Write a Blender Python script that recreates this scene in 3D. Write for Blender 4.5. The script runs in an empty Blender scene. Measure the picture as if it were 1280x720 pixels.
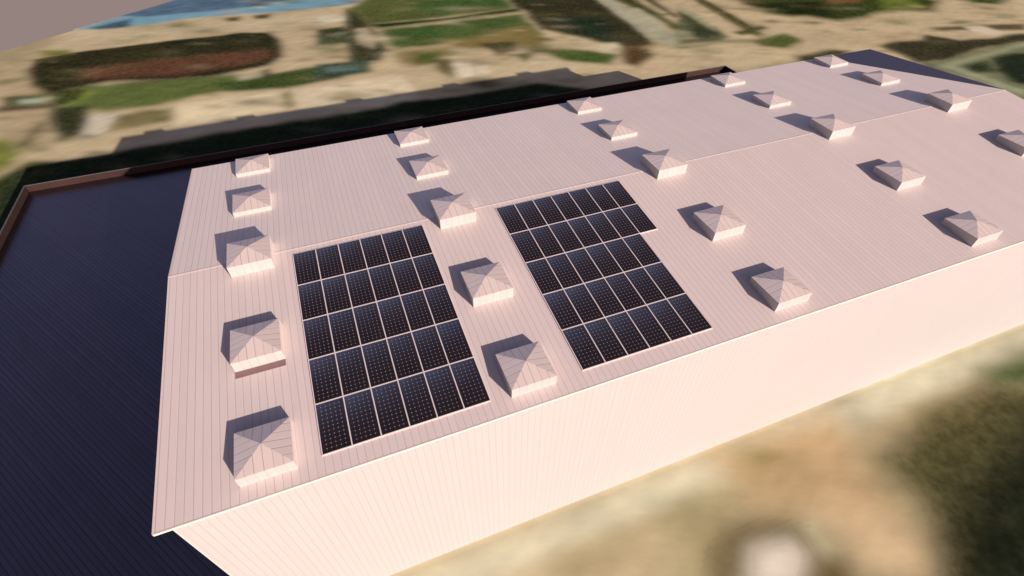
import bpy, bmesh, math, random
import numpy as np
from mathutils import Matrix, Vector

random.seed(4)
scene = bpy.context.scene
COL = scene.collection
S = 0.0874            # roof pitch (rise over run), ridge along X at Y = 0, Z = 0
ZG = -11.946          # ground level
XL, XR = 0.481, 52.9  # roof ends
YN, YF = -11.03, 10.817
WX0, WX1 = 0.964, 52.4
def zr(y): return -S * abs(y)

# ------------------------------------------------------------------ helpers
def lin(c):
    return tuple((v/255/12.92 if v/255 <= .04045 else ((v/255+.055)/1.055)**2.4) for v in c)

class MB:
    """collects faces with one uv.x line coordinate each, links them as ONE mesh object"""
    def __init__(self): self.v=[]; self.f=[]; self.uv=[]; self.mi=[]; self.slot=0
    def quad(self, pts, uv=None):
        i=len(self.v); self.v += [tuple(p) for p in pts]; self.f.append(tuple(range(i,i+len(pts))))
        self.uv.append(uv if uv else [(0,0)]*len(pts)); self.mi.append(self.slot)
    def plank(self, pts, axis, step):
        """face whose seam lines run across `axis` (a 3-vector)"""
        self.quad(pts, [((p[0]*axis[0]+p[1]*axis[1]+p[2]*axis[2])/step, p[2]) for p in pts])
    def box(self, x0,x1,y0,y1,z0,z1, faces='btnsew', step=0.267):
        P=lambda x,y,z:(x,y,z)
        F={'b':([P(x0,y0,z0),P(x0,y1,z0),P(x1,y1,z0),P(x1,y0,z0)],(1,0,0)),
           't':([P(x0,y0,z1),P(x1,y0,z1),P(x1,y1,z1),P(x0,y1,z1)],(1,0,0)),
           's':([P(x0,y0,z0),P(x1,y0,z0),P(x1,y0,z1),P(x0,y0,z1)],(1,0,0)),
           'n':([P(x1,y1,z0),P(x0,y1,z0),P(x0,y1,z1),P(x1,y1,z1)],(1,0,0)),
           'w':([P(x0,y1,z0),P(x0,y0,z0),P(x0,y0,z1),P(x0,y1,z1)],(0,1,0)),
           'e':([P(x1,y0,z0),P(x1,y1,z0),P(x1,y1,z1),P(x1,y0,z1)],(0,1,0))}
        for k in faces: self.plank(*F[k], step)
    def build(self, name, mat, parent=None, loc=None):
        me=bpy.data.meshes.new(name); me.from_pydata(self.v,[],self.f)
        ul=me.uv_layers.new(name='UVMap'); k=0
        for uvs in self.uv:
            for u in uvs: ul.data[k].uv=u; k+=1
        for q in (mat if isinstance(mat,(list,tuple)) else [mat]): me.materials.append(q)
        me.polygons.foreach_set('material_index',self.mi); me.update()
        o=bpy.data.objects.new(name,me); COL.objects.link(o)
        if parent: o.parent=parent
        if loc: o.location=loc
        return o

def empty(name, loc=(0,0,0)):
    o=bpy.data.objects.new(name,None); COL.objects.link(o); o.location=loc; o.empty_display_size=.3
    return o
def tag(o, label=None, cat=None, group=None, kind=None):
    for k,v in (('label',label),('category',cat),('group',group),('kind',kind)):
        if v: o[k]=v
    return o

# ------------------------------------------------------------------ materials
class NT:
    def __init__(self, name):
        self.m=bpy.data.materials.new(name); self.m.use_nodes=True; self.t=self.m.node_tree
        self.b=self.t.nodes['Principled BSDF']
    def n(self, typ, **kw):
        x=self.t.nodes.new(typ)
        for k,v in kw.items(): setattr(x,k,v)
        return x
    def l(self,a,b): self.t.links.new(a,b)
    def math(self, op, a, b=None, c=None):
        x=self.n('ShaderNodeMath', operation=op)
        for i,v in enumerate((a,b,c)):
            if v is None: continue
            if isinstance(v,(int,float)): x.inputs[i].default_value=v
            else: self.l(v,x.inputs[i])
        return x.outputs[0]
    def mix(self, f, a, b, blend='MIX'):
        x=self.n('ShaderNodeMix', data_type='RGBA', blend_type=blend)
        for s,v in ((0,f),(6,a),(7,b)):
            if isinstance(v,(int,float)): x.inputs[s].default_value=v
            elif isinstance(v,tuple): x.inputs[s].default_value=(*v[:3],1)
            else: self.l(v,x.inputs[s])
        return x.outputs[2]
    def noise(self, scale, detail=3, vec=None, rough=.55):
        x=self.n('ShaderNodeTexNoise'); x.inputs['Scale'].default_value=scale
        x.inputs['Detail'].default_value=detail; x.inputs['Roughness'].default_value=rough
        if vec is not None: self.l(vec,x.inputs['Vector'])
        return x.outputs['Fac']
    def pos(self, scale=(1,1,1), rotz=0):
        g=self.n('ShaderNodeNewGeometry'); mp=self.n('ShaderNodeMapping')
        mp.inputs['Scale'].default_value=scale; mp.inputs['Rotation'].default_value=(0,0,rotz)
        self.l(g.outputs['Position'],mp.inputs['Vector']); return mp.outputs['Vector']
    def bump(self, h, dist, strength=1):
        x=self.n('ShaderNodeBump'); x.inputs['Distance'].default_value=dist; x.inputs['Strength'].default_value=strength
        self.l(h,x.inputs['Height']); self.l(x.outputs['Normal'],self.b.inputs['Normal'])

def cladding(name, base, line, width=.09, rough=.55, spec=.3, dirt=.06, bump=.004, irregular=True):
    """profiled metal sheet: a seam line at every whole uv.x, with slight sheet-to-sheet change of tone"""
    t=NT(name); uv=t.n('ShaderNodeUVMap'); sx=t.n('ShaderNodeSeparateXYZ'); t.l(uv.outputs[0],sx.inputs[0])
    u=sx.outputs[0]
    fr=t.math('FRACT',u); d=t.math('ABSOLUTE',t.math('SUBTRACT',fr,.5))        # .5 on the seam
    seam=t.n('ShaderNodeMapRange'); seam.interpolation_type='SMOOTHSTEP'
    t.l(d,seam.inputs[0]); seam.inputs[1].default_value=.5-width; seam.inputs[2].default_value=.5-width*.35
    seam=seam.outputs[0]
    wn=t.n('ShaderNodeTexWhiteNoise', noise_dimensions='1D'); t.l(t.math('FLOOR',u),wn.inputs['W'])
    if irregular:   # some seams are fainter than others
        wn2=t.n('ShaderNodeTexWhiteNoise', noise_dimensions='1D'); t.l(t.math('FLOOR',t.math('ADD',u,.5)),wn2.inputs['W'])
        k=t.math('MULTIPLY_ADD',wn2.outputs[0],.5,.5); seam_c=t.math('MULTIPLY',seam,k)
    else: seam_c=seam
    tone=t.math('MULTIPLY_ADD',wn.outputs[0],dirt*.7,1-dirt*.35)
    n1=t.noise(.35,4,t.pos()); n2=t.noise(5,3,t.pos((1,.25,1)))
    tone=t.math('MULTIPLY',tone,t.math('MULTIPLY_ADD',n1,dirt*1.3,1-dirt*.65))
    tone=t.math('MULTIPLY',tone,t.math('MULTIPLY_ADD',n2,dirt*.8,1-dirt*.4))
    hs=t.n('ShaderNodeCombineColor')
    for i in range(3): t.l(tone,hs.inputs[i])
    c=t.mix(1.0,t.mix(seam_c,base,line),hs.outputs[0],'MULTIPLY')
    t.l(c,t.b.inputs['Base Color']); t.b.inputs['Roughness'].default_value=rough
    t.b.inputs['Specular IOR Level'].default_value=spec
    t.bump(seam,-bump)
    return t.m

def plain(name, base, rough=.6, spec=.3, var=.15, nscale=3):
    t=NT(name); n=t.noise(nscale,4,t.pos())
    d=tuple(v*(1-var) for v in base); l=tuple(min(1,v*(1+var)) for v in base)
    t.l(t.mix(n,d,l),t.b.inputs['Base Color']); t.b.inputs['Roughness'].default_value=rough
    t.b.inputs['Specular IOR Level'].default_value=spec
    return t.m

M={}
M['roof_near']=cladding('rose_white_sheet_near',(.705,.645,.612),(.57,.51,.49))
M['roof_far']=cladding('rose_white_sheet_far',(.96,.89,.82),(.80,.73,.68))  # far slope painted lighter to make up for its weaker sun
VC={'s':.60,'e':.62,'w':.86,'n':.95}     # vent cap tones painted per side to even out sun and shade
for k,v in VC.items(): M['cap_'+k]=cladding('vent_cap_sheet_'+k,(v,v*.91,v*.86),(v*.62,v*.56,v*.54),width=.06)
for k,v in {'s':.45,'o':.72,'w':.50}.items(): M['box_'+k]=cladding('vent_box_sheet_'+k,(v,v*(1.02 if k=='s' else .93),v*(1.0 if k=='s' else .9)),(v*.85,v*.84,v*.82),width=.06)  # box sides toned separately too, their light and shade put into the colour
M['wall']=cladding('wall_sheet',(.438,.457,.458),(.395,.405,.41),width=.13,dirt=.03,bump=.002)
M['trim']=plain('white_trim',(.50,.52,.50),var=.03)
M['ridge']=plain('ridge_flashing',(.72,.655,.61),var=.04)
M['navy']=cladding('dark_navy_sheet',(.215,.185,.215),(.125,.105,.122),width=.15,rough=.27,spec=.3,dirt=.16,bump=.002)
M['navy'].node_tree.nodes['Principled BSDF'].inputs['Metallic'].default_value=1.0
M['corner']=cladding('shaded_corner_sheet',(.072,.083,.140),(.06,.07,.12),width=.12,rough=.6)  # shade on the far right roof triangle, painted as dark blue sheet
M['recess']=plain('rose_recess_strip',(.25,.16,.165),var=.25,nscale=6)
M['brick']=cladding('brown_brick_parapet',(.044,.026,.022),(.025,.015,.013),width=.2,rough=.8,spec=.15,dirt=.3)
M['coping']=plain('grey_coping',(.10,.10,.11),var=.2)
M['outer']=plain('dark_render_wall',(.035,.03,.03),rough=.9)

def solar_mat():
    t=NT('monocrystalline_cells'); uv=t.n('ShaderNodeUVMap'); sx=t.n('ShaderNodeSeparateXYZ'); t.l(uv.outputs[0],sx.inputs[0])
    u,v=sx.outputs[0],sx.outputs[1]
    def near(x,n):      # distance (in cells) to the closest cell boundary
        y=t.math('MULTIPLY',x,n); f=t.math('FRACT',y); return t.math('SUBTRACT',.5,t.math('ABSOLUTE',t.math('SUBTRACT',f,.5)))
    a=near(u,6.0); b=near(v,12.0)
    s=t.math('ADD',a,b)
    dot=t.n('ShaderNodeMapRange'); dot.interpolation_type='SMOOTHSTEP'; t.l(s,dot.inputs[0])
    dot.inputs[1].default_value=.145; dot.inputs[2].default_value=.07; dot.inputs[3].default_value=0; dot.inputs[4].default_value=1
    g=t.math('MINIMUM',a,b)
    grid=t.n('ShaderNodeMapRange'); t.l(g,grid.inputs[0]); grid.inputs[1].default_value=.03; grid.inputs[2].default_value=.015
    grid.inputs[3].default_value=0; grid.inputs[4].default_value=.13
    bus=near(u,24.0); bm=t.n('ShaderNodeMapRange'); t.l(bus,bm.inputs[0]); bm.inputs[1].default_value=.10; bm.inputs[2].default_value=.04
    bm.inputs[3].default_value=0; bm.inputs[4].default_value=.10
    # keep the pattern inside the module (no half diamonds on the rim)
    inside=t.math('MULTIPLY',t.math('GREATER_THAN',t.math('MULTIPLY',u,t.math('SUBTRACT',1,u)),.03),t.math('GREATER_THAN',t.math('MULTIPLY',v,t.math('SUBTRACT',1,v)),.016))
    dotf=t.math('MULTIPLY',dot.outputs[0],t.math('MULTIPLY_ADD',inside,.62,.0))
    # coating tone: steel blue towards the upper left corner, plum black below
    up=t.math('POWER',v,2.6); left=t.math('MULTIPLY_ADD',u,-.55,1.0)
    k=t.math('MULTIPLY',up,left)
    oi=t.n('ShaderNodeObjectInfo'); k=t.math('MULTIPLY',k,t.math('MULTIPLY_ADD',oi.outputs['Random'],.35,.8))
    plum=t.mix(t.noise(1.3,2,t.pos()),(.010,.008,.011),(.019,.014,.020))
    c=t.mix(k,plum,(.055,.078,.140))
    c=t.mix(bm.outputs[0],c,(.22,.2,.24)); c=t.mix(grid.outputs[0],c,(.35,.33,.36)); c=t.mix(dotf,c,(.72,.68,.70))
    t.l(c,t.b.inputs['Base Color']); t.b.inputs['Roughness'].default_value=.45; t.b.inputs['Specular IOR Level'].default_value=.12
    return t.m
M['cells']=solar_mat()
M['frame']=plain('silver_module_frame',(.78,.73,.71),var=.03)

def ground_mat():
    t=NT('painted_earth'); at=t.n('ShaderNodeVertexColor'); at.layer_name='tone'
    ps=t.pos((1,1,1),math.radians(21)); mp=t.n('ShaderNodeMapping'); t.l(ps,mp.inputs['Vector']); mp.inputs['Scale'].default_value=(.35,1.0,1)
    n1=t.noise(.9,5,mp.outputs[0],.6); n2=t.noise(.22,3,mp.outputs[0]); n3=t.noise(3.5,3,mp.outputs[0])
    k=t.math('MULTIPLY_ADD',n1,.30,.85)
    k=t.math('MULTIPLY',k,t.math('MULTIPLY_ADD',n2,.36,.82)); k=t.math('MULTIPLY',k,t.math('MULTIPLY_ADD',n3,.12,.94))
    # dark tones are foliage: give them a leafy mottle
    bw=t.n('ShaderNodeRGBToBW'); t.l(at.outputs['Color'],bw.inputs[0])
    dk=t.n('ShaderNodeMapRange'); t.l(bw.outputs[0],dk.inputs[0]); dk.inputs[1].default_value=.22; dk.inputs[2].default_value=.06
    n4=t.noise(1.5,4,ps,.65); k=t.math('MULTIPLY',k,t.math('MULTIPLY_ADD',t.math('MULTIPLY',t.math('SUBTRACT',n4,.5),dk.outputs[0]),1.9,1.0)); k=t.math('MAXIMUM',k,.25)
    cc=t.n('ShaderNodeCombineColor')
    for i in range(3): t.l(k,cc.inputs[i])
    t.l(t.mix(1.0,at.outputs['Color'],cc.outputs[0],'MULTIPLY'),t.b.inputs['Base Color'])
    t.b.inputs['Roughness'].default_value=1; t.b.inputs['Specular IOR Level'].default_value=.0
    return t.m
M['ground']=ground_mat()
M['plain']=plain('hazy_taupe_plain',(.365,.345,.315),rough=1,spec=0,var=.03,nscale=.01)

# ------------------------------------------------------------------ the ground, its patches and the river
# every layer: name of the patch object ('' = only a tone of the soil), softness of its edge in metres, colour, outline on the ground
LAYERS=[
('', 1.37, (158, 138, 108), [(-42.7,89.5), (-32.0,82.9), (-26.1,78.3), (-26.1,71.6), (-28.0,66.4), (-32.0,54.9)]),
('', 0.77, (176, 151, 120), [(-30.8,70.3), (-26.6,66.8), (-23.1,57.5), (-20.5,50.5), (-19.8,41.3), (-24.4,45.4)]),
('sand_bank', 0.34, (188, 165, 134), [(-25.6,72.5), (-24.1,80.2), (-8.0,78.3), (6.5,77.9), (16.5,78.0), (15.0,67.6), (5.5,67.5), (-0.1,71.8), (-11.3,72.7), (-21.6,72.0)]),
('river', 0.32, (118, 150, 165), [(-24.5,81.1), (-19.3,84.9), (-10.1,92.5), (-0.9,91.4), (23.2,82.2), (16.5,78.6), (6.5,78.8), (-8.1,80.6), (-13.4,79.4), (-20.1,79.9)]),
('', 0.39, (84, 104, 124), [(-19.1,85.6), (-10.1,93.2), (8.8,85.7), (4.2,83.7), (-6.2,83.2), (-13.8,83.7)]),
('', 0.23, (66, 84, 96), [(-22.1,81.1), (-17.2,83.2), (-16.5,83.6), (-16.4,79.5), (-20.8,79.9)]),
('', 0.36, (70, 62, 38), [(-2.5,78.5), (-0.5,78.6), (-0.5,76.4), (-2.1,76.7)]),
('', 0.37, (70, 62, 38), [(1.5,78.4), (4.4,78.4), (3.9,76.1), (1.9,76.3)]),
('grass_verge', 0.33, (92, 100, 54), [(-21.7,53.9), (-19.1,57.9), (-9.9,56.2), (-1.6,54.5), (3.0,52.8), (12.7,54.0), (12.2,50.3), (4.8,49.6), (-1.6,49.7), (-5.8,49.3), (-9.2,48.4), (-14.3,48.7), (-19.3,51.2)]),
('', 0.43, (62, 74, 38), [(-3.5,52.4), (12.5,52.9), (11.9,48.6), (4.3,47.9), (-1.9,49.5)]),
('', 0.40, (130, 138, 62), [(-20.6,55.0), (-18.4,57.0), (-17.1,54.5), (-19.2,52.2)]),
('', 0.40, (62, 66, 34), [(-23.3,58.4), (-18.0,56.4), (-18.3,53.4), (-20.8,52.1)]),
('hedge', 0.38, (48, 44, 28), [(-26.5,65.8), (-26.6,69.5), (-21.3,70.6), (-10.4,70.9), (-0.1,70.6), (3.6,69.4), (5.2,65.2), (5.1,58.7), (3.1,56.0), (-3.5,54.8), (-9.9,55.9), (-15.5,57.8), (-19.0,57.2), (-22.3,56.4), (-24.7,59.8)]),
('', 0.74, (94, 62, 46), [(-19.2,64.0), (-13.8,63.7), (-5.1,63.1), (3.3,62.0), (3.6,59.1), (1.1,57.6), (-6.8,56.6), (-16.3,59.0), (-19.4,59.7)]),
('', 0.43, (38, 40, 26), [(-10.4,70.6), (-6.1,70.7), (-0.2,69.8), (3.6,68.2), (4.2,64.4), (-3.8,66.9), (-9.5,68.0)]),
('', 0.31, (74, 78, 48), [(-27.2,57.5), (-22.5,56.4), (-21.6,52.7), (-26.1,54.2)]),
('', 0.16, (168, 172, 148), [(-25.2,55.8), (-22.6,55.5), (-22.2,53.8), (-24.6,54.4)]),
('', 0.23, (88, 74, 56), [(-27.3,54.7), (-20.8,53.2), (-20.7,52.0), (-26.8,52.9)]),
('bush_clump', 0.42, (54, 56, 36), [(-21.1,52.2), (-17.1,51.0), (-16.3,46.8), (-16.6,43.7), (-18.3,43.1), (-20.2,46.9)]),
('concrete_pad', 0.35, (200, 184, 162), [(-16.5,48.4), (-13.6,48.0), (-13.9,43.9), (-16.4,42.0)]),
('', 0.36, (126, 112, 76), [(-13.5,47.3), (-8.0,47.0), (-7.3,43.5), (-14.0,43.2)]),
('', 0.30, (218, 194, 160), [(-7.8,48.2), (4.6,46.8), (5.0,42.2), (-7.3,42.0)]),
('dirt_road', 0.40, (216, 192, 160), [(5.4,47.3), (19.2,46.6), (19.6,39.7), (17.3,38.2), (5.5,41.9)]),
('', 0.24, (118, 104, 68), [(4.1,46.4), (5.2,47.2), (5.3,42.5), (4.5,42.2)]),
('', 0.27, (112, 96, 66), [(-22.3,43.1), (-21.5,48.8), (-20.8,47.8), (-21.3,42.5)]),
('', 0.62, (116, 118, 54), [(-26.2,46.7), (-23.6,45.1), (-21.6,41.4), (-21.8,38.7), (-23.5,36.8)]),
('', 0.44, (60, 62, 30), [(-23.2,35.7), (-21.2,38.0), (-20.3,39.2), (-18.1,38.4), (-19.5,31.1), (-21.7,30.2)]),
('shrub_belt', 0.25, (40, 46, 32), [(-22.0,23.5), (-21.4,32.6), (-20.9,37.5), (-18.6,38.3), (-12.4,38.2), (-11.1,38.7), (-5.4,38.6), (1.0,38.8), (7.9,38.6), (14.2,38.8), (22.9,38.6), (32.1,38.3), (34.5,38.4), (36.9,36.7), (39.7,33.9), (37.9,31.1), (15.8,32.8), (-5.1,32.9), (-17.5,33.1), (-17.5,25.0), (-18.8,12.9)]),
('', 0.35, (190, 170, 150), [(-12.5,40.6), (-1.4,41.2), (8.1,40.7), (9.7,39.2), (-0.6,39.9), (-6.6,39.5), (-11.5,38.5)]),
('garden_belt', 0.54, (58, 56, 38), [(16.1,76.9), (17.8,74.8), (18.6,66.9), (19.0,55.5), (17.5,52.4), (15.2,51.8), (13.3,53.5), (14.3,65.3)]),
('', 0.32, (176, 156, 130), [(16.0,65.9), (17.7,66.3), (18.3,60.2), (17.2,57.0), (15.4,59.6)]),
('', 0.36, (205, 192, 166), [(11.5,73.2), (15.3,73.1), (15.1,70.5), (11.3,70.6)]),
('', 0.44, (74, 76, 54), [(10.6,67.7), (15.2,66.5), (14.4,60.5), (9.9,61.4)]),
('', 0.22, (170, 168, 148), [(11.1,65.5), (13.1,65.8), (14.6,65.0), (12.9,63.7)]),
('', 0.37, (56, 72, 58), [(8.8,54.3), (15.8,53.4), (15.6,49.3), (8.3,48.8)]),
('', 0.27, (92, 110, 104), [(10.1,52.8), (14.6,52.3), (14.3,50.5), (10.2,50.9)]),
('', 0.41, (214, 198, 172), [(23.0,80.3), (25.9,79.2), (24.9,76.7), (23.0,76.7)]),
('lawn', 0.77, (84, 88, 48), [(16.7,76.7), (21.8,82.7), (41.9,75.1), (42.2,66.7), (27.5,66.8), (18.6,67.2), (17.3,72.1)]),
('', 0.93, (62, 84, 42), [(26.4,75.3), (35.6,75.8), (43.1,73.0), (42.5,67.5), (30.0,67.8)]),
('lawn', 0.66, (78, 90, 48), [(19.6,64.3), (29.1,64.3), (42.4,64.2), (42.2,53.7), (38.5,48.6), (33.3,54.5), (27.8,55.2), (20.7,55.4), (19.1,58.8)]),
('', 0.89, (64, 84, 42), [(20.0,63.2), (27.6,63.8), (28.4,58.7), (21.3,57.9)]),
('hedge', 0.30, (34, 48, 22), [(18.4,67.3), (29.5,66.0), (43.2,66.6), (42.8,64.7), (29.2,64.8), (19.5,65.1)]),
('', 0.96, (126, 106, 64), [(28.1,56.2), (34.1,56.8), (40.9,58.7), (41.8,51.3), (38.3,48.1), (33.3,51.1), (28.0,53.3)]),
('', 0.78, (140, 118, 78), [(18.9,55.0), (27.5,54.2), (26.9,49.4), (20.5,49.3)]),
('', 0.58, (84, 94, 44), [(22.2,53.2), (26.0,53.0), (24.5,49.1), (21.6,49.2)]),
('', 0.46, (92, 82, 50), [(24.3,49.6), (26.2,49.8), (26.4,45.4), (24.8,43.5), (23.8,46.5)]),
('concrete_pad', 0.23, (218, 198, 172), [(26.1,48.1), (28.6,47.7), (27.7,43.3), (25.7,43.0)]),
('', 0.23, (212, 192, 166), [(28.7,46.1), (30.4,46.0), (29.6,43.0), (28.3,43.1)]),
('', 0.41, (68, 62, 38), [(31.8,53.9), (36.7,52.5), (36.2,48.9), (32.8,48.6)]),
('', 0.39, (86, 80, 46), [(32.5,48.8), (38.2,47.9), (36.7,46.1), (35.3,44.7), (35.1,47.2)]),
('woodland', 0.47, (54, 50, 34), [(43.2,74.6), (57.5,69.2), (57.1,56.9), (55.6,44.3), (52.4,42.7), (48.6,47.5), (44.8,53.1), (42.8,55.7), (43.0,63.7)]),
('', 0.92, (36, 46, 34), [(46.5,61.0), (54.0,56.7), (51.5,48.7), (48.8,48.6), (45.5,54.7)]),
('grass_verge', 0.49, (72, 86, 42), [(39.5,48.1), (45.6,45.8), (48.5,42.6), (45.8,40.0), (40.4,43.7)]),
('', 0.59, (84, 60, 40), [(50.7,45.8), (54.7,44.3), (53.2,40.8), (48.7,37.9), (47.8,39.9)]),
('', 0.31, (198, 182, 152), [(47.5,47.0), (50.5,47.0), (49.8,44.0), (47.0,44.6)]),
('paved_road', 0.35, (168, 158, 134), [(57.7,69.1), (60.4,68.1), (60.4,49.6), (60.6,42.9), (57.3,41.4), (56.1,44.1), (56.5,53.3)]),
('', 0.49, (82, 76, 46), [(60.1,66.5), (64.2,66.6), (63.4,54.3), (63.3,45.4), (61.3,43.8), (61.4,51.2)]),
('hedge', 0.31, (76, 66, 36), [(73.5,63.1), (75.3,62.4), (74.5,51.0), (73.0,42.0), (71.4,41.2), (71.9,49.6)]),
('', 0.45, (88, 88, 62), [(66.3,54.8), (68.4,51.2), (67.1,42.8), (62.1,41.2), (57.7,42.0)]),
('', 0.56, (56, 60, 42), [(65.0,49.2), (68.1,47.3), (66.7,44.1), (62.6,44.5)]),
('', 0.33, (146, 140, 112), [(62.0,48.4), (63.3,46.9), (62.3,44.6), (59.4,44.5)]),
('bush_clump', 0.53, (86, 92, 48), [(69.4,40.5), (76.4,41.4), (76.5,38.0), (72.1,36.1), (69.2,38.3)]),
('woodland', 0.91, (56, 62, 30), [(82.1,61.5), (112.5,50.0), (111.6,43.7), (106.4,40.8), (100.8,43.2), (94.2,42.5), (88.3,42.8), (84.0,46.4), (80.3,49.5), (79.3,54.4)]),
('', 0.77, (32, 38, 20), [(79.8,55.0), (92.4,51.0), (89.1,44.7), (83.5,47.6)]),
('', 0.81, (98, 108, 46), [(104.4,49.6), (109.7,47.6), (106.6,42.5), (99.1,43.8)]),
('', 0.83, (112, 78, 52), [(95.9,54.6), (103.9,51.5), (98.4,48.7), (93.5,49.7)]),
('bush_clump', 0.83, (54, 70, 32), [(119.1,45.7), (128.1,42.3), (120.1,39.2), (116.5,41.8)]),
('tree_belt', 0.52, (60, 54, 38), [(85.5,32.3), (89.3,33.2), (93.2,31.9), (95.5,33.2), (98.3,29.5), (109.8,28.3), (115.0,27.0), (111.4,24.7), (106.1,25.8), (98.2,26.2), (89.7,24.9), (85.0,25.2), (85.0,29.5)]),
('', 0.46, (92, 78, 58), [(98.8,35.1), (106.5,33.5), (114.7,31.2), (111.8,29.2), (104.2,31.8), (98.9,33.8)]),
('', 0.28, (206, 184, 158), [(104.5,33.7), (107.2,33.1), (107.5,29.6), (104.9,29.0), (103.5,32.1)]),
('paved_yard', 0.46, (112, 110, 82), [(84.3,25.0), (89.9,25.1), (97.9,25.9), (107.0,26.4), (112.6,25.4), (87.0,9.5), (86.9,13.1), (86.9,16.3)]),
('', 0.37, (54, 60, 42), [(90.2,23.0), (94.7,23.1), (91.5,20.1), (88.6,20.8)]),
('bush_clump', 0.37, (38, 44, 32), [(96.1,23.5), (100.5,23.6), (105.9,21.3), (93.9,13.7), (90.5,17.1), (92.2,20.4)]),
('', 0.25, (154, 152, 120), [(86.4,24.1), (105.5,25.8), (112.6,25.4), (110.9,24.4), (104.0,24.8), (86.2,23.0)]),
('', 0.22, (152, 152, 122), [(88.5,24.1), (89.5,14.8), (88.1,13.8), (86.9,23.5)]),
('', 0.58, (60, 60, 32), [(71.0,33.6), (77.7,33.8), (79.9,32.1), (73.5,29.6), (69.5,31.1)]),
('', 0.24, (156, 148, 118), [(68.9,58.7), (69.0,53.5), (67.7,46.5), (66.9,46.0), (67.0,52.1), (67.6,56.7)]),
('', 0.24, (58, 56, 34), [(67.4,56.5), (67.2,51.7), (66.4,45.7), (65.7,45.5), (65.8,50.3), (66.2,54.6)]),
('', 0.21, (150, 142, 112), [(58.1,43.3), (63.8,42.3), (69.7,41.2), (69.3,40.5), (63.1,41.3), (57.5,42.3)]),
('', 0.23, (70, 66, 40), [(69.3,44.4), (75.1,45.3), (75.5,43.9), (69.5,42.8)]),
('', 0.26, (60, 62, 36), [(61.2,66.1), (62.8,66.1), (63.3,55.7), (62.5,55.2)]),
('', 0.25, (176, 166, 138), [(60.4,60.1), (61.8,59.8), (61.7,50.8), (60.7,50.4)]),
('', 0.26, (58, 56, 36), [(65.2,64.6), (66.8,64.6), (65.6,53.7), (64.7,53.2)]),
('', 0.30, (196, 182, 158), [(11.2,74.1), (15.0,73.5), (14.9,71.6), (11.2,71.9)]),
('', 0.28, (60, 60, 38), [(10.8,67.9), (14.6,68.0), (14.3,65.6), (10.7,64.9)]),
('', 0.18, (176, 160, 132), [(-0.9,54.2), (2.4,54.4), (2.5,52.5), (-0.6,52.3)]),
('', 0.18, (60, 58, 34), [(2.2,54.7), (3.2,55.0), (3.2,51.3), (2.4,51.2)]),
('', 0.17, (140, 126, 92), [(-29.3,63.3), (-26.4,63.5), (-25.9,62.0), (-28.8,61.6)]),
('', 0.30, (118, 112, 60), [(-26.7,72.9), (-22.9,72.0), (-22.1,69.6), (-25.8,70.2)]),
('', 0.54, (150, 134, 96), [(35.6,-14.7), (41.9,-14.0), (42.4,-15.7), (35.1,-17.6)]),
('', 0.61, (206, 188, 158), [(35.7,-10.6), (42.4,-10.8), (41.9,-12.4), (34.9,-12.5)]),
('', 0.43, (160, 142, 100), [(13.0,-12.2), (17.1,-12.5), (17.5,-13.9), (14.2,-14.2)]),
('', 0.44, (210, 176, 140), [(28.3,-15.0), (31.2,-17.9), (30.1,-20.3), (28.1,-18.8), (27.8,-17.0)]),
('', 0.42, (126, 112, 74), [(37.4,-13.5), (40.3,-13.7), (39.2,-15.0), (36.2,-15.0)]),
('', 0.56, (222, 206, 180), [(4.0,-11.4), (60.6,-11.0), (57.4,-12.8), (3.8,-13.0)]),
('', 0.75, (196, 160, 124), [(23.9,-11.1), (32.5,-11.9), (31.0,-17.4), (24.7,-14.8)]),
('', 0.42, (190, 166, 132), [(13.3,-13.5), (23.0,-13.0), (22.4,-15.8), (16.2,-16.1)]),
('', 0.23, (160, 136, 92), [(25.5,-12.1), (27.0,-12.0), (28.2,-13.0), (26.3,-12.9)]),
('tree_canopy', 0.88, (82, 74, 48), [(32.8,-15.0), (38.9,-13.6), (43.0,-13.7), (48.5,-15.5), (33.7,-24.5), (28.6,-22.5), (31.1,-19.9), (32.5,-17.3)]),
('', 1.18, (34, 36, 25), [(34.9,-17.5), (42.7,-16.4), (45.4,-18.5), (33.0,-25.7), (27.9,-23.7)]),
('bush_clump', 0.79, (66, 88, 44), [(43.9,-12.6), (48.0,-12.8), (51.6,-13.6), (48.5,-15.5), (43.6,-13.8)]),
('bush_clump', 0.53, (104, 86, 56), [(20.7,-15.4), (22.5,-14.9), (25.9,-15.8), (27.1,-17.0), (27.0,-18.4), (26.3,-19.9), (24.7,-21.0), (18.4,-18.6)]),
('concrete_pad', 0.41, (232, 212, 192), [(22.9,-16.1), (25.1,-16.4), (25.2,-17.5), (24.3,-18.1), (23.3,-18.6), (21.5,-17.7)]),
('', 0.15, (200, 184, 152), [(26.0,-16.2), (26.9,-16.3), (26.8,-17.7), (26.1,-17.9)]),]
BASE=(190,165,132)
ILL=np.array([.84,.68,.70])    # what daylight makes of a flat white sheet here
def albedo(c): return np.minimum(np.array(lin(c))/ILL,.9)

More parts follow.
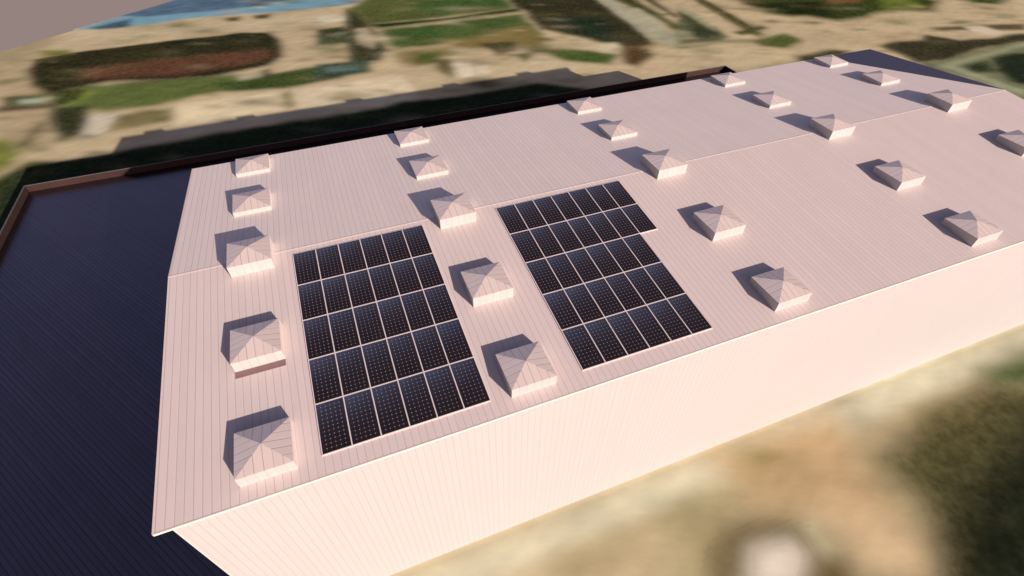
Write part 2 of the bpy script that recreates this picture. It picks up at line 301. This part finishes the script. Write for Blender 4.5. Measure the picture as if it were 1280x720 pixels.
def smooth(x): x=np.clip(x,0,1); return x*x*(3-2*x)
def vnoise(x,y,seed):
    """cheap smooth 2-D value noise"""
    def h(i,j):
        n=np.sin(i*127.1+j*311.7+seed*74.7)*43758.5453; return n-np.floor(n)
    i=np.floor(x); j=np.floor(y); fx=smooth(x-i); fy=smooth(y-j)
    return (h(i,j)*(1-fx)+h(i+1,j)*fx)*(1-fy)+(h(i,j+1)*(1-fx)+h(i+1,j+1)*fx)*fy-.5
def sdist(X,Y,P):
    """signed distance to a polygon, positive inside"""
    d=np.full(X.shape,1e9); ins=np.zeros(X.shape,bool); n=len(P)
    for a in range(n):
        x0,y0=P[a]; x1,y1=P[(a+1)%n]; ex,ey=x1-x0,y1-y0; L2=ex*ex+ey*ey+1e-9
        t=np.clip(((X-x0)*ex+(Y-y0)*ey)/L2,0,1); d=np.minimum(d,np.hypot(X-x0-t*ex,Y-y0-t*ey))
        if y0!=y1:
            c=((Y>=min(y0,y1))&(Y<max(y0,y1)))&(X<x0+(Y-y0)*ex/ey); ins^=c
    return np.where(ins,d,-d)

def axis(lo,d0,d1,hi,step):
    a=np.arange(d0,d1+step/2,step); return np.concatenate([np.linspace(lo,d0-step,14),a,np.linspace(d1+step*2,hi,14)])
gx=axis(-160,-46,130,260,.33); gy=axis(-120,-26,106,230,.30)
GX,GY=np.meshgrid(gx,gy,indexing='ij')
wx_=vnoise(GX*.28,GY*.28,1)*1.0+vnoise(GX*.8,GY*.8,2)*.45; wy_=vnoise(GX*.28,GY*.28,3)*1.0+vnoise(GX*.8,GY*.8,4)*.45
colr=np.zeros(GX.shape+(3,)); colr[:]=albedo(BASE)
colr*=(1+.16*vnoise(GX*.06,GY*.10,7)+.12*vnoise(GX*.2,GY*.34,8))[...,None]
alphas=[]
for name,f,c,P in LAYERS:
    xs=[q[0] for q in P]; ys=[q[1] for q in P]; m=f*2+1.5
    i0,i1=np.searchsorted(gx,[min(xs)-m,max(xs)+m]); j0,j1=np.searchsorted(gy,[min(ys)-m,max(ys)+m])
    if i1<=i0 or j1<=j0: alphas.append(None); continue
    sl=(slice(i0,i1),slice(j0,j1))
    size=min(max(xs)-min(xs),max(ys)-min(ys)); wob=min(1.0,size/14)*(.35 if name in('paved_road','river','concrete_pad','hedge') else 1)
    d=sdist(GX[sl]+wx_[sl]*wob,GY[sl]+wy_[sl]*wob,P)
    f=max(f,.4)*(1.5 if f<1.2 else 1.8); a=smooth(d/(2*f)+.5)
    veg=c[1]>=c[0]*.88 and sum(c)<320
    tone=albedo(c)*(1+(.30 if veg else .12)*vnoise(GX[sl]*.5,GY[sl]*.7,9)+(.25 if veg else .05)*vnoise(GX[sl]*1.1,GY[sl]*1.5,10))[...,None]
    colr[sl]=colr[sl]*(1-a[...,None])+tone*a[...,None]
    alphas.append((sl,a))
# small soft smudges everywhere: scrub, bare soil, litter; stretched like wind-blown drifts
rs=random.Random(11); hx,hy=math.cos(math.radians(-21)),math.sin(math.radians(-21))
SM=[(84,84,46),(70,70,40),(120,104,70),(150,126,90),(212,190,156),(176,146,112),(60,58,38),(100,106,58)]
for k in range(1000):
    far=k<880
    if far: cx_,cy_=rs.uniform(-40,125),rs.uniform(30,100); ra=rs.uniform(.6,3.0); rb=ra*rs.uniform(.25,.6); amp=rs.uniform(.2,.75)
    else: cx_,cy_=rs.uniform(0,60),rs.uniform(-24,-11); ra=rs.uniform(.5,2.6); rb=ra*rs.uniform(.4,.8); amp=rs.uniform(.06,.26)
    if far and cy_>70+.75*(cx_+26) : continue
    m=ra*2.2; i0,i1=np.searchsorted(gx,[cx_-m,cx_+m]); j0,j1=np.searchsorted(gy,[cy_-m,cy_+m])
    if i1<=i0 or j1<=j0: continue
    sl=(slice(i0,i1),slice(j0,j1)); dx=GX[sl]-cx_+wx_[sl]*.5; dy=GY[sl]-cy_+wy_[sl]*.5
    u=(dx*hx+dy*hy)/ra; v=(-dx*hy+dy*hx)/rb; a=(amp*np.exp(-(u*u+v*v)*1.3))[...,None]
    lum=colr[sl].mean(-1,keepdims=True); a=a*np.clip(lum/.25,.25,1)
    colr[sl]=colr[sl]*(1-a)+albedo(rs.choice(SM))*a
# drifted look: tones bleed into one another, mostly along one direction
acc=np.zeros_like(colr); W=0
for k in range(-3,4):
    w_=1-abs(k)/4; acc+=w_*np.roll(colr,(k,-int(round(.43*k))),(0,1)); W+=w_
colr=acc/W*.75+colr*.25; colr=.5*colr+.25*np.roll(colr,1,1)+.25*np.roll(colr,-1,1)
colr*=1+(.10*vnoise(GX*.9+GY*.35,GY*2.0-GX*.75,31)+.10*vnoise(GX*.4+GY*.15,GY*1.1-GX*.4,32))[...,None]
colr*=np.where(GY<YN,1/(1+.3*np.exp((GY-YN)/9)),1)[...,None]   # tone lowered in front of the wall to offset its bounced light
colr=np.clip(colr,.003,.95)

def sheet(name, ii, jj, Z, keep=None, cut=None):
    """mesh of the grid nodes ii x jj at heights Z, keeping the cells in `keep`"""
    nx,ny=len(ii),len(jj)
    X,Y=np.meshgrid(gx[ii],gy[jj],indexing='ij')
    if keep is None: keep=np.ones((nx-1,ny-1),bool)
    idx=np.arange(nx*ny).reshape(nx,ny)
    q=np.stack([idx[:-1,:-1],idx[1:,:-1],idx[1:,1:],idx[:-1,1:]],-1)[keep]
    used=np.unique(q); remap=np.full(nx*ny,-1); remap[used]=np.arange(len(used))
    V=np.stack([X.ravel(),Y.ravel(),Z.ravel()],-1)[used]
    C=colr[np.ix_(ii,jj)].reshape(-1,3)[used]
    me=bpy.data.meshes.new(name); me.from_pydata(V.tolist(),[],remap[q].tolist())
    at=me.color_attributes.new('tone','FLOAT_COLOR','POINT')
    at.data.foreach_set('color',np.concatenate([C,np.ones((len(C),1))],1).ravel().astype(np.float32))
    if cut:
        bm=bmesh.new(); bm.from_mesh(me)
        bmesh.ops.bisect_plane(bm,geom=bm.verts[:]+bm.edges[:]+bm.faces[:],plane_co=cut[0],plane_no=cut[1],clear_outer=True)
        bm.to_mesh(me); bm.free()
    me.polygons.foreach_set('use_smooth',[True]*len(me.polygons)); me.materials.append(M['ground']); me.update()
    o=bpy.data.objects.new(name,me); COL.objects.link(o); return o

A=Vector((-32,74.5,0)); B=Vector((-10,91.5,0)); dn=(B-A).normalized(); outn=Vector((-dn.y,dn.x,0))
all_i=np.arange(len(gx)); all_j=np.arange(len(gy))
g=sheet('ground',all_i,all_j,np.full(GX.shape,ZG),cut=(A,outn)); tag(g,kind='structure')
me=MB(); me.quad([(-4000,-4000,ZG-.25),(4000,-4000,ZG-.25),(4000,4000,ZG-.25),(-4000,4000,ZG-.25)]); tag(me.build('terrain',M['plain']),kind='structure')

# names -> (mound height, kind)
INFO={'sand_bank':(0,'structure'),'river':(0,'structure'),'dirt_road':(0,'structure'),'paved_road':(0,'structure'),
 'paved_yard':(0,'structure'),'lawn':(0,'structure'),'grass_verge':(.05,'structure'),'concrete_pad':(0,'structure'),
 'hedge':(.9,'stuff'),'bush_clump':(0,'stuff'),'shrub_belt':(.3,'stuff'),'garden_belt':(.4,'stuff'),
 'woodland':(.6,'stuff'),'tree_belt':(.5,'stuff'),'tree_canopy':(0,'stuff')}
LAB={'hedge':['long dark hedge with a brown flank beside the river bank','narrow dark green hedge line between the two lawns','thin diagonal brownish hedge beside the paved road'],
 'bush_clump':['small dark bush clump left of the pale pad behind the warehouse','low green bush at the end of the diagonal hedge','far green bush clump at the top edge past the woodland','dark shrubs in the green grey yard right of the roof','green bush at the right edge near the front wall','brown ring of scrub around the white pad in front'],
 'shrub_belt':['dark green planting strip in the shade right behind the annex parapet'],
 'garden_belt':['dark scrub with pale sheds left of the lawns'],
 'woodland':['dark wood between the lawns and the diagonal road','green and brown wood at the top edge of the view'],
 'tree_belt':['brown green tree belt behind the far right corner of the roof'],
 'tree_canopy':['large dark tree canopy on the sand in front of the warehouse']}
cnt={}; lv=0
LEV={'river':0,'sand_bank':.004,'lawn':.002,'grass_verge':.003,'dirt_road':.005,'paved_road':.006,'paved_yard':.002,'concrete_pad':.022}
for (name,f,c,P),al in zip(LAYERS,alphas):
    if not name or al is None: continue
    lv+=1; sl,a=al; h,kind=INFO[name]
    ii=np.arange(sl[0].start,sl[0].stop); jj=np.arange(sl[1].start,sl[1].stop)
    am=(a[:-1,:-1]+a[1:,:-1]+a[1:,1:]+a[:-1,1:])/4; keep=am>.5
    if keep.sum()<3: continue
    X,Y=np.meshgrid(gx[ii],gy[jj],indexing='ij')
    Z=ZG+.003+(LEV.get(name,.008)+.0001*lv)*smooth((a-.54)/.4)+.07*h*smooth((a-.55)/.45)**2*(.75+.5*vnoise(X*.7,Y*.7,20)+.4*vnoise(X*1.7,Y*1.7,21))
    o=sheet(name,ii,jj,Z,keep)
    k=cnt.get(name,0); cnt[name]=k+1
    if kind=='stuff':
        tag(o,LAB[name][k],{'hedge':'hedge','bush_clump':'bushes','woodland':'trees','tree_belt':'trees','tree_canopy':'tree'}.get(name,'shrubs'),kind='stuff')
    else: tag(o,kind='structure')

# ------------------------------------------------------------------ warehouse
wh=empty('warehouse',((WX0+WX1)/2,0,ZG)); wl=Vector(wh.location)
tag(wh,'long white warehouse with low pitched rose white metal roof','warehouse')
def put(mb,name,mat,root=wh):
    o=mb.build(name,mat,root); o.location=-Vector(root.location); return o
T=.09; STEP=.267
m=MB(); X=(1,0,0)
m.plank([(XL,YN,zr(YN)),(XR,YN,zr(YN)),(XR,0,0),(XL,0,0)],X,STEP)
m.plank([(XL,YN,zr(YN)-T),(XL,YN,zr(YN)),(XL,0,0),(XL,0,-T)],(0,1,0),5)
m.plank([(XR,YN,zr(YN)-T),(XR,0,-T),(XR,0,0),(XR,YN,zr(YN))],(0,1,0),5)
m.plank([(XL,YN,zr(YN)-T),(XL,0,-T),(XR,0,-T),(XR,YN,zr(YN)-T)],X,STEP)
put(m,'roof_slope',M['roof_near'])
CX=47.6
m=MB()
m.plank([(XL,0,0),(XR,0,0),(CX,YF,zr(YF)),(XL,YF,zr(YF))],X,STEP)
m.plank([(XL,YF,zr(YF)-T),(XL,0,-T),(XL,0,0),(XL,YF,zr(YF))],(0,1,0),5)
m.plank([(XL,0,-T),(XL,YF,zr(YF)-T),(XR,YF,zr(YF)-T),(XR,0,-T)],X,STEP)
m.plank([(XL,YF,zr(YF)-T),(XL,YF,zr(YF)),(CX,YF,zr(YF)),(CX,YF,zr(YF)-T)],X,STEP)
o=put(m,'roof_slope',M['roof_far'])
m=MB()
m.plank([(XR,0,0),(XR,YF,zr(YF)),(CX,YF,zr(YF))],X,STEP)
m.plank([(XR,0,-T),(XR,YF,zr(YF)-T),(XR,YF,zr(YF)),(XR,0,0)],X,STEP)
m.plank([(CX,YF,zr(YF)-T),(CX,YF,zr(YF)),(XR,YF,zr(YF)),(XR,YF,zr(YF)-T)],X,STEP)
tag(put(m,'roof_corner_shade',M['corner']),'dark blue triangle of painted shade at the far right roof corner')
m=MB(); w=.07; h=.005   # folded ridge cap
m.quad([(XL,-w,zr(w)+h),(XR,-w,zr(w)+h),(XR,0,h*1.4),(XL,0,h*1.4)]); m.quad([(XL,0,h*1.4),(XR,0,h*1.4),(XR,w*.3,zr(w*.3)+h),(XL,w*.3,zr(w*.3)+h)])
m.quad([(XL,-w,zr(w)-.01),(XR,-w,zr(w)-.01),(XR,-w,zr(w)+h),(XL,-w,zr(w)+h)])
put(m,'ridge_cap',M['ridge'])
m=MB(); z=zr(YN)
m.box(XL,XR,YN-.025,YN+.02,z-T-.01,z+.006); put(m,'eave_trim',M['ridge'])
m=MB(); m.plank([(XL-.02,YN,z-T),(XL-.02,YN,z+.01),(XL-.02,0,.01),(XL-.02,0,-T)],X,5); m.plank([(XL-.02,YN,z+.01),(XL+.03,YN,z+.01),(XL+.03,0,.01),(XL-.02,0,.01)],X,5)
m.plank([(XL-.02,0,-T),(XL-.02,0,.01),(XL-.02,YF,zr(YF)+.01),(XL-.02,YF,zr(YF)-T)],X,5); m.plank([(XL-.02,0,.01),(XL+.03,0,.01),(XL+.03,YF,zr(YF)+.01),(XL-.02,YF,zr(YF)+.01)],X,5)
put(m,'verge_trim',M['ridge'])
yw=YN+.04
m=MB(); m.plank([(WX0,yw,ZG-.5),(WX1,yw,ZG-.5),(WX1,yw,z-T),(WX0,yw,z-T)],X,STEP); put(m,'wall',M['wall'])
m=MB(); yb=YF-.3; m.plank([(WX1,yb,ZG-.5),(WX0,yb,ZG-.5),(WX0,yb,zr(yb)-T),(WX1,yb,zr(yb)-T)],X,STEP); put(m,'wall',M['wall'])
for xx,sg in ((WX0,-1),(WX1,1)):
    m=MB(); pts=[(xx,yw,ZG-.5),(xx,yw,zr(yw)-T),(xx,0,-T),(xx,yb,zr(yb)-T),(xx,yb,ZG-.5)]
    if sg>0: pts=pts[::-1]
    m.plank(pts[::-1] if sg<0 else pts[::-1],(0,1,0),STEP); put(m,'wall',M['wall'])
m=MB(); m.box(WX0-.012,WX0+.05,yw-.012,yw-.002,ZG,z-T-.012); put(m,'corner_trim',M['trim'])

# ------------------------------------------------------------------ low annex with a parapet, wrapping the left and far side
ax0,ax1,ay0,ay1=-14.85,51.3,-10.8,25.05; ZL=-7.85; ZP=-7.3; tp=.07
an=empty('annex_building',((ax0+ax1)/2,(ay0+ay1)/2,ZG)); tag(an,'low annex with dark navy flat metal roof and brown parapet','annex')
hd=math.radians(-35.1); perp=(math.cos(hd),-math.sin(hd),0)     # seams run along heading -35.1 degrees
m=MB(); m.plank([(ax0+tp,ay0+tp,ZL),(ax1-tp,ay0+tp,ZL),(ax1-tp,ay1-tp,ZL),(ax0+tp,ay1-tp,ZL)],perp,.2137); put(m,'flat_roof',M['navy'],an)
m=MB()
m.box(ax0,ax1,ay0,ay1,ZG-.5,ZL-.01,'nsew'); put(m,'wall',M['outer'],an)
m=MB()
m.box(ax0,ax1,ay1-tp,ay1,ZL-.01,ZP-.03,step=.14); m.box(ax0,ax0+tp,ay0,ay1-tp,ZL-.01,ZP-.03,step=.14)
m.box(ax1-tp,ax1,ay0,ay1-tp,ZL-.01,ZP-.03,step=.14)
pp=put(m,'parapet',M['brick'],an)
m=MB(); m.box(ax0-.01,ax1+.01,ay1-tp-.01,ay1+.01,ZP-.03,ZP); m.box(ax0-.01,ax0+tp+.01,ay0,ay1-tp-.01,ZP-.03,ZP); m.box(ax1-tp-.01,ax1+.01,ay0,ay1-tp-.01,ZP-.03,ZP)
cp=m.build('coping',M['coping'],pp); cp.location=(0,0,0)

# ------------------------------------------------------------------ solar panels (1 m x 2 m modules lying on the near slope)
PW,PL=1.0,1.9924; th=math.atan(S); H=.03
def make_panel():
    r=empty('solar_panel')
    f=.032; e=.007; n=.038
    m=MB()      # frame: wide light strips on the left and the eave side, thin rims elsewhere
    def bx(x0,x1,y0,y1): m.box(x0,x1,y0,y1,.004,H)
    bx(0,f,0,PL-.004); bx(f,PW-.004,0,n); bx(PW-.004-e,PW-.004,n,PL-.004); bx(f,PW-.004-e,PL-.004-e,PL-.004)
    m.build('frame',M['frame'],r)
    m=MB(); x0,x1,y0,y1=f,PW-.004-e,n,PL-.004-e
    m.quad([(x0,y0,H-.004),(x1,y0,H-.004),(x1,y1,H-.004),(x0,y1,H-.004)],[(0,0),(1,0),(1,1),(0,1)])
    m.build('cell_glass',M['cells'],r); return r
ORD=['first','second','third','fourth','fifth','sixth','seventh']
proto=make_panel(); used=False
def copy_tree(o,parent=None):
    c=o.copy(); COL.objects.link(c)
    if parent: c.parent=parent
    for ch in list(o.children): copy_tree(ch,c)
    return c
for arr,(x0,y0,side) in enumerate(((5.5701,-.39,'left'),(15.319,-.383,'right'))):
    for row in range(5):
        ncol=7 if (arr==1 and row<2) else 6
        for c in range(ncol):
            o=copy_tree(proto) if used else proto; used=True
            y=y0-(row+1)*PL*math.cos(th)
            o.location=(x0+c*PW,y,zr(y)); o.rotation_euler=(th,0,0)
            rw=['ridge row','second row','middle row','fourth row','eave row'][row]
            tag(o,'black solar panel, %s from left, %s, %s array'%(ORD[c],rw,side),'solar panel','solar panels of the %s array'%side)

# ------------------------------------------------------------------ roof vents: a low box following the slope under a flat hipped cap
VX=[2.982,12.341,24.387,36.317,46.222]; VY=[8.591,4.083,-.939,-5.960,-10.458]; BW,BL=1.795,1.735; RISE=.246
VZ=[.184,.207,.547,.522,.512]
def make_vent(row):
    y0=VY[row]; zb=zr(y0); r=empty('roof_vent')
    top=VZ[row]
    def q(y): return zr(y0+y)-zb
    mid=[-y0] if y0<0<y0+BL else []
    m=MB(); ys=[0]+mid+[BL]; d=-.02
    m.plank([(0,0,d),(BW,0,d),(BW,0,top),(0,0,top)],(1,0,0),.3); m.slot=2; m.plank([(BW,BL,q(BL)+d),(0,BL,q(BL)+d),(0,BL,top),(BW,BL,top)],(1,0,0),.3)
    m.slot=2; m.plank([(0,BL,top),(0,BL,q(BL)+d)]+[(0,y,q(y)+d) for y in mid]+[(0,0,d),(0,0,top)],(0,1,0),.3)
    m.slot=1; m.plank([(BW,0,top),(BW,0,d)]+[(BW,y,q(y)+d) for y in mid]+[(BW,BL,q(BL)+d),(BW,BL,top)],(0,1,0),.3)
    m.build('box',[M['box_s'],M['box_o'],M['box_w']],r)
    m=MB(); a=(BW/2,BL/2,top+RISE); o_=.006; z=top+.003
    c=[(-o_,-o_,z),(BW+o_,-o_,z),(BW+o_,BL+o_,z),(-o_,BL+o_,z)]
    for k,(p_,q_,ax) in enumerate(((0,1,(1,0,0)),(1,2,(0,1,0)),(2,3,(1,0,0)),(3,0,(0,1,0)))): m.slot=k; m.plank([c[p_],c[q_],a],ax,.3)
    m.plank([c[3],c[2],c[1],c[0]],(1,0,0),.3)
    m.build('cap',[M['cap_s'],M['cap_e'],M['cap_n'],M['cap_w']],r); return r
CN=['at the left roof edge','in the file between both solar arrays','right of the right solar array','in the fourth file from left','in the rightmost file']
RN=['by the far eave','mid far slope','astride the ridge','mid near slope','by the near eave']
for row in range(5):
    pv=None
    for c in range(5):
        if (c,row)==(4,4): continue        # wholly outside the picture
        if pv is None: pv=make_vent(row); o=pv
        else: o=copy_tree(pv)
        o.location=(VX[c],VY[row],zr(VY[row]))
        ext=', rose foot' if (c,row)==(0,3) else ''
        tag(o,'white hipped roof vent %s, %s%s'%(CN[c],RN[row],ext),'roof vent','hipped roof vents in five files')
        if (c,row)==(0,3): special=o
    # flat rose strip standing in for this vent's recess, added after the copying
y0=VY[3]; fl=MB(); fl.quad([(.0,-.30,-.30*S+.012),(BW,-.30,-.30*S+.012),(BW,-.003,.012),(.0,-.003,.012)])
fl.build('recess_strip',M['recess'],special)

# ------------------------------------------------------------------ light
w=bpy.data.worlds.new('World'); scene.world=w; w.use_nodes=True; nt=w.node_tree
sky=nt.nodes.new('ShaderNodeTexSky'); sky.sky_type='NISHITA'; sky.sun_disc=False
SD=Vector((-1.17,2.78,-1.0)).normalized()     # the way the light travels
el=math.asin(-SD.z); sky.sun_elevation=el; sky.sun_rotation=math.atan2(-SD.x,-SD.y)
sky.air_density=1.0; sky.dust_density=1.5; sky.ozone_density=1.5
mx=nt.nodes.new('ShaderNodeMix'); mx.data_type='RGBA'; mx.blend_type='MULTIPLY'; mx.inputs[0].default_value=1; mx.inputs[7].default_value=(1.0,.70,.775,1)
nt.links.new(sky.outputs[0],mx.inputs[6])
bg=nt.nodes['Background']; bg.inputs['Strength'].default_value=.092
nt.links.new(mx.outputs[2],bg.inputs[0])
ld=bpy.data.lights.new('Sun','SUN'); ld.energy=6.4; ld.angle=math.radians(.5); ld.color=(1.0,.79,.70)
lo=bpy.data.objects.new('Sun',ld); COL.objects.link(lo); lo.rotation_euler=SD.to_track_quat('-Z','Y').to_euler(); lo.location=(30,-60,40)

# ------------------------------------------------------------------ camera
cd=bpy.data.cameras.new('Camera'); cam=bpy.data.objects.new('Camera',cd); COL.objects.link(cam); scene.camera=cam
cd.sensor_width=36; cd.lens=638.58/1280*36; cd.clip_end=9000; cd.clip_start=.1
yw_,pt,rl=map(math.radians,(21.007,-44.944,.053))
fw=Vector((math.sin(yw_)*math.cos(pt),math.cos(yw_)*math.cos(pt),math.sin(pt))); rt=Vector((math.cos(yw_),-math.sin(yw_),0)); up=rt.cross(fw)
rt,up=rt*math.cos(rl)+up*math.sin(rl),-rt*math.sin(rl)+up*math.cos(rl)
R=Matrix((rt,up,-fw)).transposed().to_4x4(); cam.matrix_world=Matrix.Translation((8.6005,-20.215,15.2426))@R

scene.view_settings.view_transform='Standard'; scene.view_settings.look='None'; scene.view_settings.exposure=0; scene.view_settings.gamma=1
scene.render.resolution_x=1024; scene.render.resolution_y=576
scene.cycles.max_bounces=6
